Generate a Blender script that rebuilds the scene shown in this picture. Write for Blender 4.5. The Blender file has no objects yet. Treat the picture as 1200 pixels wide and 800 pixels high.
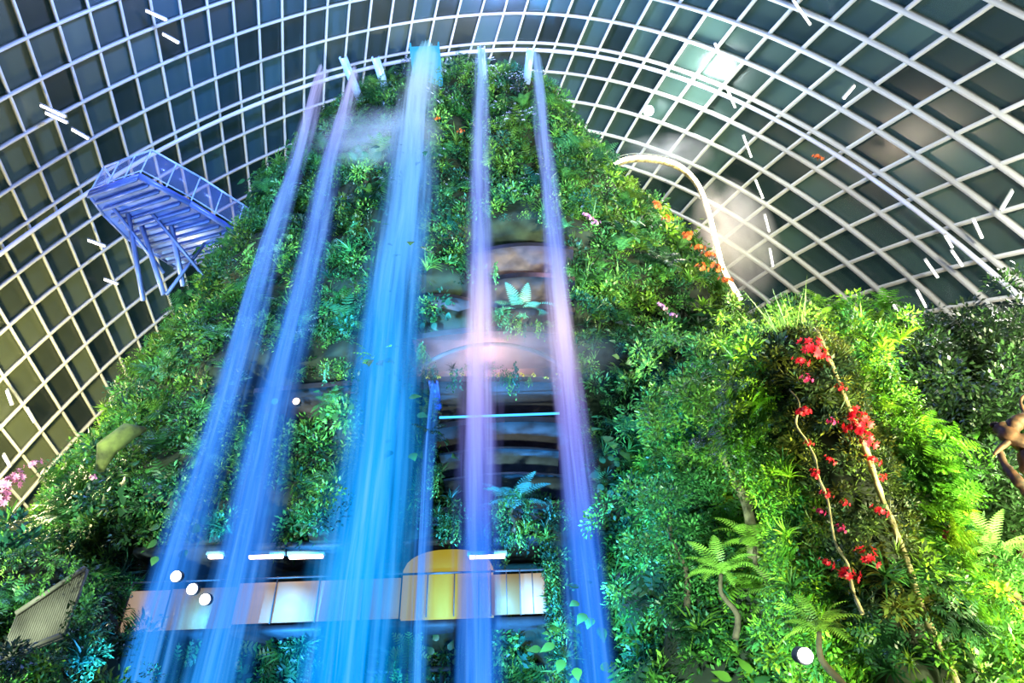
import bpy, math, random
import numpy as np
from mathutils import Vector, Matrix
random.seed(7); rng=np.random.default_rng(7)
sc=bpy.context.scene
try:
    sc.view_settings.view_transform='Standard'
except Exception: pass
COL=sc.collection
# ---------------------------------------------------------------- camera
TH=math.radians(38); RO=math.radians(-2.0); FPX=800.0
C=Vector((0,0,1.6)); F=Vector((0,math.cos(TH),math.sin(TH)))
R0=Vector((1,0,0)); U0=Vector((0,-math.sin(TH),math.cos(TH)))
R=R0*math.cos(RO)+U0*math.sin(RO); U=U0*math.cos(RO)-R0*math.sin(RO)
cd=bpy.data.cameras.new('camera'); cam=bpy.data.objects.new('camera',cd); COL.objects.link(cam)
cd.sensor_width=36; cd.lens=24; cd.clip_end=500
M=Matrix.Identity(4)
for i in range(3):
    M[i][0]=R[i]; M[i][1]=U[i]; M[i][2]=-F[i]; M[i][3]=C[i]
cam.matrix_world=M; sc.camera=cam
def ray(px,py): return F+R*((px-600)/FPX)+U*((400-py)/FPX)
def at(px,py,D):
    d=ray(px,py); return C+d*(D/d.y)
def atz(px,py,z):
    d=ray(px,py); return C+d*((z-C.z)/d.z)
# ---------------------------------------------------------------- materials
def newmat(name):
    m=bpy.data.materials.new(name); m.use_nodes=True; nt=m.node_tree; nt.nodes.clear()
    out=nt.nodes.new('ShaderNodeOutputMaterial'); return m,nt,out
def pmat(name,c,rough=.5,metal=0,noise=0.25,scale=3.0,bump=0.0,emis=None,es=0):
    m,nt,out=newmat(name); n=nt.nodes; l=nt.links
    b=n.new('ShaderNodeBsdfPrincipled'); b.inputs['Roughness'].default_value=rough; b.inputs['Metallic'].default_value=metal
    tc=n.new('ShaderNodeTexCoord'); nz=n.new('ShaderNodeTexNoise'); nz.inputs['Scale'].default_value=scale; nz.inputs['Detail'].default_value=5
    l.new(tc.outputs['Object'],nz.inputs['Vector'])
    rp=n.new('ShaderNodeValToRGB'); rp.color_ramp.elements[0].position=.3; rp.color_ramp.elements[1].position=.7
    rp.color_ramp.elements[0].color=(*[x*(1-noise) for x in c],1); rp.color_ramp.elements[1].color=(*[min(1,x*(1+noise)) for x in c],1)
    l.new(nz.outputs[0],rp.inputs[0]); l.new(rp.outputs[0],b.inputs['Base Color'])
    if bump:
        bp=n.new('ShaderNodeBump'); bp.inputs['Strength'].default_value=bump; l.new(nz.outputs[0],bp.inputs['Height']); l.new(bp.outputs[0],b.inputs['Normal'])
    if emis:
        b.inputs['Emission Color'].default_value=(*emis,1); b.inputs['Emission Strength'].default_value=es
    l.new(b.outputs[0],out.inputs[0]); return m
def leafmat(name,trans=.3,rough=.45):
    m,nt,out=newmat(name); n=nt.nodes; l=nt.links
    a=n.new('ShaderNodeAttribute'); a.attribute_name='Col'
    tc=n.new('ShaderNodeTexCoord'); nz=n.new('ShaderNodeTexNoise'); nz.inputs['Scale'].default_value=1.3
    l.new(tc.outputs['Object'],nz.inputs['Vector'])
    hs=n.new('ShaderNodeHueSaturation'); mr=n.new('ShaderNodeMapRange'); mr.inputs['To Min'].default_value=.6; mr.inputs['To Max'].default_value=1.4
    l.new(nz.outputs[0],mr.inputs[0]); l.new(mr.outputs[0],hs.inputs['Value']); l.new(a.outputs['Color'],hs.inputs['Color'])
    b=n.new('ShaderNodeBsdfPrincipled'); b.inputs['Roughness'].default_value=rough
    t=n.new('ShaderNodeBsdfTranslucent'); mx=n.new('ShaderNodeMixShader'); mx.inputs[0].default_value=trans
    l.new(hs.outputs[0],b.inputs['Base Color']); l.new(hs.outputs[0],t.inputs[0])
    l.new(b.outputs[0],mx.inputs[1]); l.new(t.outputs[0],mx.inputs[2]); l.new(mx.outputs[0],out.inputs[0]); return m
def emat(name,c,s):
    m,nt,out=newmat(name); e=nt.nodes.new('ShaderNodeEmission'); e.inputs[0].default_value=(*c,1); e.inputs[1].default_value=s
    nt.links.new(e.outputs[0],out.inputs[0]); return m
M_leaf=leafmat('leaf',.25); M_petal=leafmat('petal',.35,.5)
M_rock=pmat('mossy_rock',(.014,.024,.012),.9,0,.6,1.5,.5)
M_dark=pmat('dark_interior',(.02,.03,.04),.6)
M_slab=pmat('concrete_ledge',(.10,.075,.08),.7,0,.3,2)
M_beige=pmat('glowing_beige_panel',(.30,.21,.14),.6,0,.15,.7,0,(.95,.66,.45),.38)  # emission gives the balustrade panels their own glow
M_yel=pmat('glowing_ochre_wall',(.22,.15,.015),.6,0,.3,.5,0,(.80,.56,.03),.42)  # wall emission stands in for light on the balcony
M_brown=pmat('glowing_brown_wall',(.14,.095,.04),.6,0,.3,.6,0,(.75,.5,.14),.26)  # low emission, balcony light put into the material
M_steel=pmat('painted_steel',(.38,.39,.345),.5,0,.3,.12)
M_arch=pmat('arch_steel',(.46,.49,.55),.5,0,.1,.3)
M_lav=pmat('pale_blue_steel',(.13,.2,.58),.4,.1,.4,.9)
M_blue=pmat('blue_lit_steel',(.07,.12,.42),.4,.1,.3,1.2)
M_bark=pmat('pale_bark',(.34,.29,.15),.85,0,.8,4,.6)
M_bark2=pmat('brown_bark',(.07,.055,.03),.9,0,.6,6,.6)
M_wood=pmat('driftwood',(.055,.022,.010),.7,0,.9,9,1.0)
M_white=emat('white_lamp',(1,.95,.9),9); M_warm=emat('warm_lamp',(1,.72,.5),9); M_pink=emat('pink_lamp',(1,.66,.58),8)
M_led=emat('blue_led',(.05,.4,1),2.5); M_ring=emat('warm_led_strip',(1,.80,.52),12); M_cy=emat('cyan_glow_trough',(.06,.50,1),1.1)  # trough emission stands in for cyan light on the main spout
M_floor=pmat('stone_floor',(.10,.10,.09),.4,0,.3,1)
def glassmat():
    m,nt,out=newmat('night_glass'); n=nt.nodes; l=nt.links
    a=n.new('ShaderNodeAttribute'); a.attribute_name='Col'
    b=n.new('ShaderNodeBsdfPrincipled'); b.inputs['Roughness'].default_value=.28
    l.new(a.outputs['Color'],b.inputs['Base Color'])
    t=n.new('ShaderNodeBsdfTransparent'); t.inputs[0].default_value=(.6,.85,.85,1)
    mx=n.new('ShaderNodeMixShader'); mx.inputs[0].default_value=.7
    l.new(t.outputs[0],mx.inputs[1]); l.new(b.outputs[0],mx.inputs[2]); l.new(mx.outputs[0],out.inputs[0]); return m
M_glass=glassmat()
def railglass():
    m,nt,out=newmat('balustrade_glass'); n=nt.nodes; l=nt.links
    g=n.new('ShaderNodeBsdfPrincipled'); g.inputs['Roughness'].default_value=.15; g.inputs['Base Color'].default_value=(.2,.28,.65,1)
    t=n.new('ShaderNodeBsdfTransparent'); mx=n.new('ShaderNodeMixShader'); mx.inputs[0].default_value=.15
    l.new(t.outputs[0],mx.inputs[1]); l.new(g.outputs[0],mx.inputs[2]); l.new(mx.outputs[0],out.inputs[0]); return m
M_rail=railglass()
# ---------------------------------------------------------------- object helpers
def meta(o,label=None,cat=None,group=None,kind=None):
    if label: o['label']=label
    if cat: o['category']=cat
    if group: o['group']=group
    if kind: o['kind']=kind
    return o
def mesh_np(name,V,Q,col=None,mat=None,parent=None):
    V=np.asarray(V,dtype=np.float32); Q=np.asarray(Q,dtype=np.int32)
    me=bpy.data.meshes.new(name); me.vertices.add(len(V)); me.vertices.foreach_set('co',V.ravel())
    k=Q.shape[1]; me.loops.add(Q.size); me.loops.foreach_set('vertex_index',Q.ravel())
    me.polygons.add(len(Q)); me.polygons.foreach_set('loop_start',np.arange(0,Q.size,k,dtype=np.int32))
    try: me.polygons.foreach_set('loop_total',np.full(len(Q),k,dtype=np.int32))
    except Exception: pass
    if col is not None:
        ca=me.color_attributes.new('Col','FLOAT_COLOR','POINT'); c4=np.ones((len(V),4),dtype=np.float32); c4[:,:3]=col
        ca.data.foreach_set('color',c4.ravel())
    me.update(calc_edges=True)
    if mat: me.materials.append(mat)
    o=bpy.data.objects.new(name,me); COL.objects.link(o)
    if parent: o.parent=parent
    return o
class MB:
    def __init__(s): s.V=[]; s.Q=[]
    def box(s,c,size,rz=0):
        c=Vector(c); b=len(s.V); ct,st=math.cos(rz),math.sin(rz)
        for dz in(-.5,.5):
            for dx,dy in((-.5,-.5),(.5,-.5),(.5,.5),(-.5,.5)):
                x=dx*size[0]; y=dy*size[1]; s.V.append((c.x+x*ct-y*st,c.y+x*st+y*ct,c.z+dz*size[2]))
        for f in((3,2,1,0),(4,5,6,7),(0,1,5,4),(1,2,6,5),(2,3,7,6),(3,0,4,7)): s.Q.append([b+i for i in f])
        return s
    def beam(s,p,q,w,h=None):
        h=h or w; p=Vector(p); q=Vector(q); d=(q-p).normalized(); up=Vector((0,0,1))
        if abs(d.z)>.95: up=Vector((0,1,0))
        a=d.cross(up).normalized()*w/2; e=a.cross(d).normalized()*h/2; b=len(s.V)
        for o in(p,q):
            for k in(-a-e,a-e,a+e,-a+e): s.V.append(tuple(o+k))
        for f in((3,2,1,0),(4,5,6,7),(0,1,5,4),(1,2,6,5),(2,3,7,6),(3,0,4,7)): s.Q.append([b+i for i in f])
        return s
    def tube(s,pts,rad,n=10):
        pts=[Vector(p) for p in pts]; b=len(s.V); k=len(pts)
        if not hasattr(rad,'__len__'): rad=[rad]*k
        ref=Vector((0.3,1,.1)).normalized()
        for i,p in enumerate(pts):
            d=(pts[min(i+1,k-1)]-pts[max(i-1,0)]).normalized()
            if abs(d.dot(ref))>.97: ref=Vector((1,0,.2)).normalized()
            a=d.cross(ref).normalized(); e=d.cross(a)
            for j in range(n):
                t=2*math.pi*j/n; s.V.append(tuple(p+(a*math.cos(t)+e*math.sin(t))*rad[i]))
        for i in range(k-1):
            for j in range(n):
                s.Q.append([b+i*n+j,b+i*n+(j+1)%n,b+(i+1)*n+(j+1)%n,b+(i+1)*n+j])
        for base in (b,b+(k-1)*n):
            c=len(s.V); ctr=sum((Vector(s.V[base+j]) for j in range(n)),Vector())/n; s.V.append(tuple(ctr))
            for j in range(0,n-1,2): s.Q.append([c,base+j,base+(j+1)%n,base+(j+2)%n])
        return s
    def slab(s,poly,z0,z1):
        b=len(s.V); n=len(poly)
        for z in(z0,z1):
            for p in poly: s.V.append((p[0],p[1],z))
            s.V.append((sum(p[0] for p in poly)/n,sum(p[1] for p in poly)/n,z))
        for i in range(n):
            j=(i+1)%n; s.Q.append([b+i,b+j,b+n+1+j,b+n+1+i])
        for base in(b,b+n+1):
            for i in range(0,n-1,2): s.Q.append([base+n,base+i,base+(i+1)%n,base+(i+2)%n])
        return s
    def obj(s,name,mat,parent=None,smooth=False):
        o=mesh_np(name,s.V,s.Q,None,mat,parent)
        if smooth: o.data.polygons.foreach_set('use_smooth',[True]*len(o.data.polygons))
        return o
def smoothpts(pts,m=8):
    P=[Vector(p) for p in pts]; out=[]
    for i in range(len(P)-1):
        p0=P[max(i-1,0)];p1=P[i];p2=P[i+1];p3=P[min(i+2,len(P)-1)]
        for k in range(m):
            t=k/m; out.append(.5*((2*p1)+(p2-p0)*t+(2*p0-5*p1+4*p2-p3)*t*t+(3*p1-p0-3*p2+p3)*t**3))
    out.append(P[-1]); return out
def vnoise(x,y,z,s=1.0,seed=0):
    return (np.sin(x*1.7*s+seed)+np.sin(y*2.1*s+1.3+seed*2)+np.sin(z*1.9*s+x*.8*s+seed*3)+np.sin((x-z)*3.1*s+y*s+seed)*.7+np.sin((x+z)*4.3*s+seed*1.7)*.5)/4.2
# ---------------------------------------------------------------- dome
Y0,LY,PP=10.0,42.0,2.2; AL,AR,HH,CX=36.0,30.0,50.0,0.0
def domept(phi,t,off=0.0):
    sn=math.sin(phi); cs=max(1e-4,math.cos(phi))
    y=Y0+(LY+off)*math.copysign(abs(sn)**(2/PP),sn); s=cs**(2/PP)
    c=math.cos(t); a=(AR if c>0 else AL)+off
    return Vector((CX+a*s*c,y,(HH+off)*s*math.sin(t)))
def domehit(px,py,inset=.35):
    d=ray(px,py); t=5
    while t<120:
        p=C+d*t
        k=1-min(1,abs((p.y-Y0)/LY))**PP
        s=max(k,0)**(1/PP); a=(AR if p.x>CX else AL)
        if s<.02 or ((p.x-CX)/(a*s))**2+(p.z/(HH*s))**2>1: return C+d*(t-inset)
        t+=.1
    return p
phis=[math.radians(v) for v in np.arange(-34,89.5,2.5)]
tj=[]; v=-75.0
while v<180:
    tj.append(math.radians(v)); v+= 3.4 if v<60 else (3.4-1.2*min(1,(v-60)/50))
tj.append(math.pi)
PH0=math.radians(25)
def tmap(t,phi):
    g=min(1,max(0,(math.pi-t)/math.radians(140))); return max(0.0,min(math.pi,t+.8*(phi-PH0)*g))
NT=len(tj)-1
G=[[domept(p,tmap(t,p)) for t in tj] for p in phis]
V=[];Q=[];Cc=[]
for i in range(len(phis)-1):
    for j in range(NT):
        quad=[G[i][j],G[i+1][j],G[i+1][j+1],G[i][j+1]]
        if max(p.z for p in quad)<.01: continue
        b=len(V); V+= [tuple(p) for p in quad]; Q.append([b,b+1,b+2,b+3])
        x=quad[0].x; k=random.random()
        w=min(1,max(0,(x+4)/16)); base=np.array([.014,.040,.052])*(1-w)+np.array([.030,.056,.044])*w  # right panes paler: haze and reflected light put into pane colour
        if x<-18: w=min(1,(-x-18)/8); base=base*(1-w)+np.array([.05,.06,.03])*w
        Cc+= [base*(.2+1.6*k)]*4
o=mesh_np('window_1',V,Q,np.array(Cc),M_glass); meta(o,'curved glass panes of the conservatory dome at night',None,None,'structure')
def sweep(mb,pts,nrm,w,dpt,off=0):
    keep=[i for i in range(len(pts)) if i==0 or (pts[i]-pts[i-1]).length>1e-3]
    pts=[pts[i] for i in keep]; nrm=[nrm[i] for i in keep]
    b=len(mb.V);k=len(pts)
    if k<2: return
    for i,p in enumerate(pts):
        d=(pts[min(i+1,k-1)]-pts[max(i-1,0)]).normalized(); n=nrm[i]; ww=w*(1.0+.8*min(1,max(0,p.x/18))); a=d.cross(n).normalized()*ww/2; p=p-n*off
        for q in(p-a,p+a,p+a-n*dpt,p-a-n*dpt): mb.V.append(tuple(q))
    for i in range(k-1):
        for j in range(4): mb.Q.append([b+i*4+j,b+i*4+(j+1)%4,b+(i+1)*4+(j+1)%4,b+(i+1)*4+j])
def nrm(phi,t): return (domept(phi,t,1.0)-domept(phi,t,0)).normalized()
mb=MB()
tf_=[math.pi*i/90 for i in range(91)]
for i,ph in enumerate(phis): sweep(mb,[domept(ph,t) for t in tf_],[nrm(ph,t) for t in tf_],.13,.55)
for j,t in enumerate(tj):
    sel=[i for i in range(len(phis)) if 0<tmap(t,phis[i])<math.pi]
    sweep(mb,[G[i][j] for i in sel],[nrm(phis[i],tmap(t,phis[i])) for i in sel],.13,.45)
o=mb.obj('ceiling',M_steel); meta(o,'white painted steel gridshell of the dome',None,None,'structure')
k=0
for i in (10,15,21,29):
    k+=1; mb=MB(); pts=[domept(phis[i]+.01,math.pi*a/80,-.7) for a in range(81)]
    mb.tube(pts,.19 if k<3 else .13,8); o=mb.obj('trim_%d'%k,M_arch,None,True); meta(o,'thick white tubular steel arch of the dome',None,None,'structure')
o=MB().box((0,20,-.15),(90,90,.3)).obj('floor',M_floor); meta(o,'dark stone floor of the conservatory',None,None,'structure')
# ---------------------------------------------------------------- mountain
CY=32.0; NE=2.6
lp=[at(*p,25) for p in((385,115),(340,185),(285,232),(205,335),(155,400),(65,520),(10,600),(-40,690))]
rp=[at(*p,25) for p in((665,130),(745,200),(815,270),(882,345),(935,420),(970,520))]
lz=np.array([p.z for p in lp][::-1]); lx=np.array([p.x for p in lp][::-1])
rz=np.array([p.z for p in rp][::-1]); rx=np.array([p.x for p in rp][::-1])
TOP=at(500,92,21.6).z
def prof(z): return np.interp(z,lz,lx),np.interp(z,rz,rx),np.interp(z,[0,10,25,TOP],[20.9,20.9,21.1,21.6])
def zx(px,py,D=20.8):
    p=at(px,py,D); return p.x,p.z
def zone(a,b,dep):
    x0,z1=zx(a[0],a[1]); x1,z0=zx(b[0],b[1]); return (x0,x1,z0,z1,dep)
ZB1=at(400,640,20.8).z; ZB0=at(400,732,20.8).z
XL=at(150,700,20.8).x; XR=at(640,700,20.8).x
zones=[(XL-.3,XR,ZB0-.1,ZB1,3.2),(XL+1.2,XR,-1,ZB0-.5,2.2),zone((505,455),(695,600),3.0),zone((484,378),(668,445),2.6),zone((556,262),(672,372),2.4),zone((290,425),(410,482),1.8),zone((295,585),(350,650),1.2),zone((420,262),(478,300),1.2),zone((480,330),(550,352),1.2)]
def inzone(x,z,pad=0):
    m=np.zeros(np.shape(x))
    for x0,x1,z0,z1,d in zones:
        m=np.maximum(m,np.where((x>x0-pad)&(x<x1+pad)&(z>z0-pad)&(z<z1+pad),d,0))
    return m
nz_,nt_=110,340
zz=np.linspace(0,TOP,nz_); tt=np.linspace(0,2*np.pi,nt_,endpoint=False)
Zg,Tg=np.meshgrid(zz,tt,indexing='ij'); xl,xr,yf=prof(Zg)
cx=(xl+xr)/2; a=(xr-xl)/2; b=CY-yf; n2=2/NE
Xg=cx+a*np.sign(np.cos(Tg))*np.abs(np.cos(Tg))**n2; Yg=CY-b*np.sign(np.sin(Tg))*np.abs(np.sin(Tg))**n2
nn=vnoise(Xg,Yg,Zg,.55)*1.3; front=np.clip(np.sin(Tg),0,1)
Yg=Yg-nn*front; Xg=Xg+.7*nn*np.cos(Tg)
dz_=inzone(Xg,Zg); Yg=np.where((front>.2),Yg+dz_+np.where(dz_>0,nn*front,0),Yg)
V=np.stack([Xg,Yg,Zg],-1).reshape(-1,3)
Q=[]
for i in range(nz_-1):
    r=i*nt_
    for j in range(nt_): j2=(j+1)%nt_; Q.append((r+j,r+j2,r+nt_+j2,r+nt_+j))
Q=np.array(Q)
capc=len(V); V2=np.vstack([V,[[float(cx[-1,0]),CY-3,TOP+.8]]])
cap=[(capc,(nz_-1)*nt_+j,(nz_-1)*nt_+(j+1)%nt_,(nz_-1)*nt_+(j+2)%nt_) for j in range(0,nt_,2)]
mount=mesh_np('mountain',V2,np.vstack([Q,cap]),None,M_rock); meta(mount,'tall planted rock mountain with recessed floors and ledges','mountain')
mV,mQ=V2,np.vstack([Q,cap])
def mound(name,c,a,b,h,p=2.4,label='mossy planted rock slope beside the mountain'):
    nr,nc=40,90; u=np.linspace(0,1,nr); t=np.linspace(0,2*np.pi,nc,endpoint=False); Uu,T=np.meshgrid(u,t,indexing='ij')
    ang=Uu*np.pi/2; s=np.cos(ang)**(2/p)
    X=c[0]+a*s*np.cos(T); Y=c[1]+b*s*np.sin(T); Z=h*np.sin(ang)**(2/p)
    n=vnoise(X,Y,Z,.8,2)*.8; X=X+n*np.cos(T)*s; Y=Y+n*np.sin(T)*s
    Vv=np.stack([X,Y,Z],-1).reshape(-1,3); q=[(i*nc+j,i*nc+(j+1)%nc,(i+1)*nc+(j+1)%nc,(i+1)*nc+j) for i in range(nr-1) for j in range(nc)]
    o=mesh_np(name,Vv,q,None,M_rock); meta(o,label,'rock slope'); return Vv,np.array(q)
mounds=[mound('planted_slope',(10.4,20),7.4,5.6,17.2,2.1),mound('planted_slope',(18.2,22),5.5,6,15.5),
        mound('planted_slope',(9.6,13.4),4.6,3.2,4.4),mound('planted_slope',(6.0,17.8),3.7,2.8,9.0,2.0),mound('planted_slope',(-14.8,19.5),4.8,3.2,9.5)]
cb=at(1060,800,11); ctop=at(945,400,11); ux=(cb.x+ctop.x)/2
nr,nc=50,28; Uz,T=np.meshgrid(np.linspace(0,ctop.z,nr),np.linspace(0,2*np.pi,nc,endpoint=False),indexing='ij')
rr=.62+.12*vnoise(np.cos(T)*3,np.sin(T)*3,Uz,1,4); rr[-1]=.05
X=ux+rr*np.cos(T); Y=11.2+rr*np.sin(T)
colV=np.stack([X,Y,Uz],-1).reshape(-1,3); colQ=np.array([(i*nc+j,i*nc+(j+1)%nc,(i+1)*nc+(j+1)%nc,(i+1)*nc+j) for i in range(nr-1) for j in range(nc)])
o=mesh_np('planted_pillar',colV,colQ,None,M_rock); meta(o,'tall vertical garden pillar clad in red flowering plants','plant pillar')
# ---------------------------------------------------------------- plant bases
class PB:
    def __init__(s): s.V=[];s.Q=[];s.c=[]
    def blade(s,p,d,L,W,prof,droop=.3,shade=1.0,side=None,fold=0):
        p=np.array(p,float); d=np.array(d,float); d/=np.linalg.norm(d)
        if side is None:
            up=np.array([0,0,1.]) if abs(d[2])<.95 else np.array([1.,0,0]); side=np.cross(d,up)
            r=random.uniform(-.5,.5); side=side/np.linalg.norm(side); sd2=np.cross(side,d); side=side*math.cos(r)+sd2*math.sin(r)
        k=len(prof)-1; b=len(s.V)
        for i,w in enumerate(prof):
            s.V.append(p-side*W*w/2); s.V.append(p+side*W*w/2); s.c+=[shade,shade*.92]
            p=p+d*L/k; d=d+np.array([0,0,-droop/k]); d/=np.linalg.norm(d)
        for i in range(k): s.Q.append((b+2*i,b+2*i+1,b+2*i+3,b+2*i+2))
        return p
    def done(s): return np.array(s.V),np.array(s.Q),np.array(s.c)
def rdir(zmin=-.2):
    while True:
        v=np.array([random.gauss(0,1) for _ in range(3)]); v/=np.linalg.norm(v)
        if v[2]>zmin: return v
def bA(n=46,L=.30,W=.15,rad=.5):
    b=PB()
    for i in range(n):
        d=rdir(-.35); p=d*random.uniform(.3,1)*rad*np.array([1,1,.8]); b.blade(p,d+rdir(-1)*.6,L*random.uniform(.7,1.3),W,(.15,1,.06),.6,random.uniform(.4,1.6))
    return b.done()
def bFern(n=13,L=1.1,steps=9,pl=.26):
    b=PB()
    for i in range(n):
        a=2*math.pi*i/n+random.uniform(-.2,.2); el=random.uniform(.5,1.2); d=np.array([math.cos(a)*math.cos(el),math.sin(a)*math.cos(el),math.sin(el)])
        p=np.zeros(3); sh=random.uniform(.6,1.35); l=L*random.uniform(.75,1.15); side=np.array([-math.sin(a),math.cos(a),0])
        for k in range(steps):
            t=(k+.5)/steps; w=pl*math.sin(math.pi*min(1,t*.85+.12))**.8
            nd=d+np.array([0,0,-1.6/steps]); nd/=np.linalg.norm(nd)
            for sg in(-1,1): b.blade(p,side*sg+d*.45+np.array([0,0,-.15]),w,l/steps*.75,(.9,.8,.1),.2,sh*random.uniform(.85,1.15),side=d)
            q=p+d*l/steps; b.blade(p,d,l/steps,.02,(1,1),0,sh*.6,side=side); p=q; d=nd
    return b.done()
def bStrap(n=26,L=.9,W=.06,droop=1.4):
    b=PB()
    for i in range(n):
        a=random.uniform(0,6.28); el=random.uniform(.3,1.4); d=np.array([math.cos(a)*math.cos(el),math.sin(a)*math.cos(el),math.sin(el)])
        b.blade((0,0,0),d,L*random.uniform(.6,1.15),W,(.7,1,.9,.6,.05),droop,random.uniform(.65,1.35))
    return b.done()
def bVine(n=9,L=1.5):
    b=PB()
    for i in range(n):
        x,y=random.uniform(-.45,.45),random.uniform(-.3,.3); z=.2; l=L*random.uniform(.4,1)
        for k in range(int(l/.11)):
            x+=random.uniform(-.03,.03); y+=random.uniform(-.03,.03); z-=.11
            d=np.array([random.uniform(-1,1),random.uniform(-1,1),-.5]); b.blade((x,y,z),d,.17,.09,(.2,1,.05),.5,random.uniform(.5,1.4))
    return b.done()
def bEar(n=9,L=.55,W=.42):
    b=PB()
    for i in range(n):
        a=2*math.pi*i/n+random.uniform(-.3,.3); el=random.uniform(.5,1.3); d=np.array([math.cos(a)*math.cos(el),math.sin(a)*math.cos(el),math.sin(el)])
        q=b.blade((0,0,0),d,random.uniform(.4,.8),.03,(1,.8,.7),.4,.8)
        b.blade(q,d*np.array([1,1,.15])+np.array([0,0,-.15]),L*random.uniform(.7,1.2),W,(.35,.95,1,.7,.35,.02),.7,random.uniform(.7,1.3),side=np.array([-math.sin(a),math.cos(a),.15]))
    return b.done()
def bFlower(nb=7,rad=.28,pet=.15):
    b=PB()
    for i in range(nb):
        d=rdir(.0); p=d*rad*random.uniform(.5,1.1); u=np.cross(d,rdir(-1)); u/=np.linalg.norm(u); w=np.cross(d,u); sh=random.uniform(.75,1.25)
        for k in range(7):
            t=2*math.pi*k/7; dd=u*math.cos(t)+w*math.sin(t)+d*.35; b.blade(p,dd,pet,pet*.5,(.3,1,.7,.05),.2,sh,side=np.cross(d,dd)/np.linalg.norm(np.cross(d,dd)))
        b.blade(p-d*.25,d,.26,.02,(1,1),0,.3)
    return b.done()
B={'broad':bA(60,.27,.13),'fine':bA(130,.15,.075,.6),'fern':bFern(),'strap':bStrap(),'vine':bVine(),'ear':bEar(9,.36,.26),'mid':bA(80,.21,.085,.6)}
def rotmats(axis,spin):
    axis=axis/np.linalg.norm(axis,axis=1,keepdims=True); ref=np.stack([np.cos(spin),np.sin(spin),np.zeros_like(spin)+.13],1)
    x=np.cross(ref,axis); x/=np.linalg.norm(x,axis=1,keepdims=True); y=np.cross(axis,x); return np.stack([x,y,axis],-1)
def instances(base,P,Ax,S,Cl):
    v,q,c=base; n=len(P); Rm=rotmats(Ax,rng.uniform(0,6.28,n))
    W=np.einsum('nij,kj->nki',Rm,v)*S[:,None,None]+P[:,None,:]
    Qq=q[None]+(np.arange(n)*len(v))[:,None,None]; cc=Cl[:,None,:]*c[None,:,None]
    return W.reshape(-1,3),Qq.reshape(-1,4),cc.reshape(-1,3)
def scatter(V,Q,dens,filt=None):
    p=V[Q]; n=np.cross(p[:,2]-p[:,0],p[:,3]-p[:,1]); A=np.linalg.norm(n,axis=1)/2; nr=n/np.maximum(A[:,None]*2,1e-6); c=p.mean(1)
    ctr=V.mean(0)
    sgn=np.sign(((c-ctr)[:,:2]*nr[:,:2]).sum(1)+.5*nr[:,2]); nr=nr*sgn[:,None]
    ok=np.ones(len(Q),bool)
    if filt is not None: ok=filt(c,nr)
    w=A*ok; n_=int(w.sum()*dens); idx=rng.choice(len(Q),n_,p=w/w.sum())
    uv=rng.uniform(0,1,(n_,2)); pp=p[idx]
    P=(pp[:,0]*(1-uv[:,:1])+pp[:,1]*uv[:,:1])*(1-uv[:,1:])+(pp[:,3]*(1-uv[:,:1])+pp[:,2]*uv[:,:1])*uv[:,1:]
    return P,nr[idx]
pal=np.array([(.04,.17,.035),(.015,.075,.03),(.075,.26,.05),(.14,.33,.05),(.018,.10,.06),(.055,.22,.08),(.12,.27,.035)])
def plant(name,P,N,kinds,weights,scale=1.0,colmul=(1,1,1),label='dense mixed green foliage covering the rock face',push=.35):
    n=len(P); low=vnoise(P[:,0],P[:,1],P[:,2],.5,5)+rng.normal(0,.22,n)
    order=np.argsort(np.argsort(low))/max(1,n); cw=np.cumsum(weights)/sum(weights); ki=np.searchsorted(cw,order)
    ki=np.clip(ki,0,len(kinds)-1)
    l2=vnoise(P[:,2],P[:,0],P[:,1],.6,9)*1.8+rng.normal(0,.8,n); ci=np.clip(((l2+2)/4*len(pal)).astype(int),0,len(pal)-1)
    cl=rng.uniform(.4,1.4,(n,1))*(1+.6*vnoise(P[:,0],P[:,2],P[:,1],1.3,3))[:,None]
    col=pal[ci]*np.array(colmul)*cl
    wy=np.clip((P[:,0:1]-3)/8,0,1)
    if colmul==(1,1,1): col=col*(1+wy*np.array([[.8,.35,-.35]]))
    off_=rng.uniform(-.2,1,n)**2*push*2
    vs,qs,cs=[],[],[];off=0
    for k,kd in enumerate(kinds):
        m=ki==k
        if not m.any(): continue
        ax=N[m]*.8+np.array([0,0,.55])+rng.normal(0,.25,(m.sum(),3))
        if kd=='vine': ax=np.array([0,0,1.])+rng.normal(0,.06,(m.sum(),3))
        S=scale*rng.uniform(.6,1.35,m.sum())
        v,q,c=instances(B[kd],P[m]+N[m]*(.1+off_[m])[:,None],ax,S,col[m]); vs.append(v);qs.append(q+off);cs.append(c);off+=len(v)
    o=mesh_np(name,np.vstack(vs),np.vstack(qs),np.vstack(cs),M_leaf); meta(o,label,'foliage',None,'stuff'); return o
def mf(c,n):
    return (c[:,1]<31)&(inzone(c[:,0],c[:,2],.1)<.1)&(c[:,2]>.5)
P,N=scatter(mV,mQ,3.6,mf)
K=['broad','vine','fine','fern','mid','strap','fine','ear']; W=[1.2,1.5,2.2,1,1.8,.6,1.5,.3]
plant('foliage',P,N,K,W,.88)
def drape(a_,b_,D,n):
    p=at(*a_,D); q=at(*b_,D); t=rng.uniform(0,1,n); P=np.stack([p.x+(q.x-p.x)*t,D+rng.uniform(-.2,.5,n)-.3*np.sin(np.pi*t),p.z+(q.z-p.z)*t+rng.uniform(0,.25,n)],1)
    N=np.tile([0,-.9,.3],(n,1)); return P,N
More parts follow.
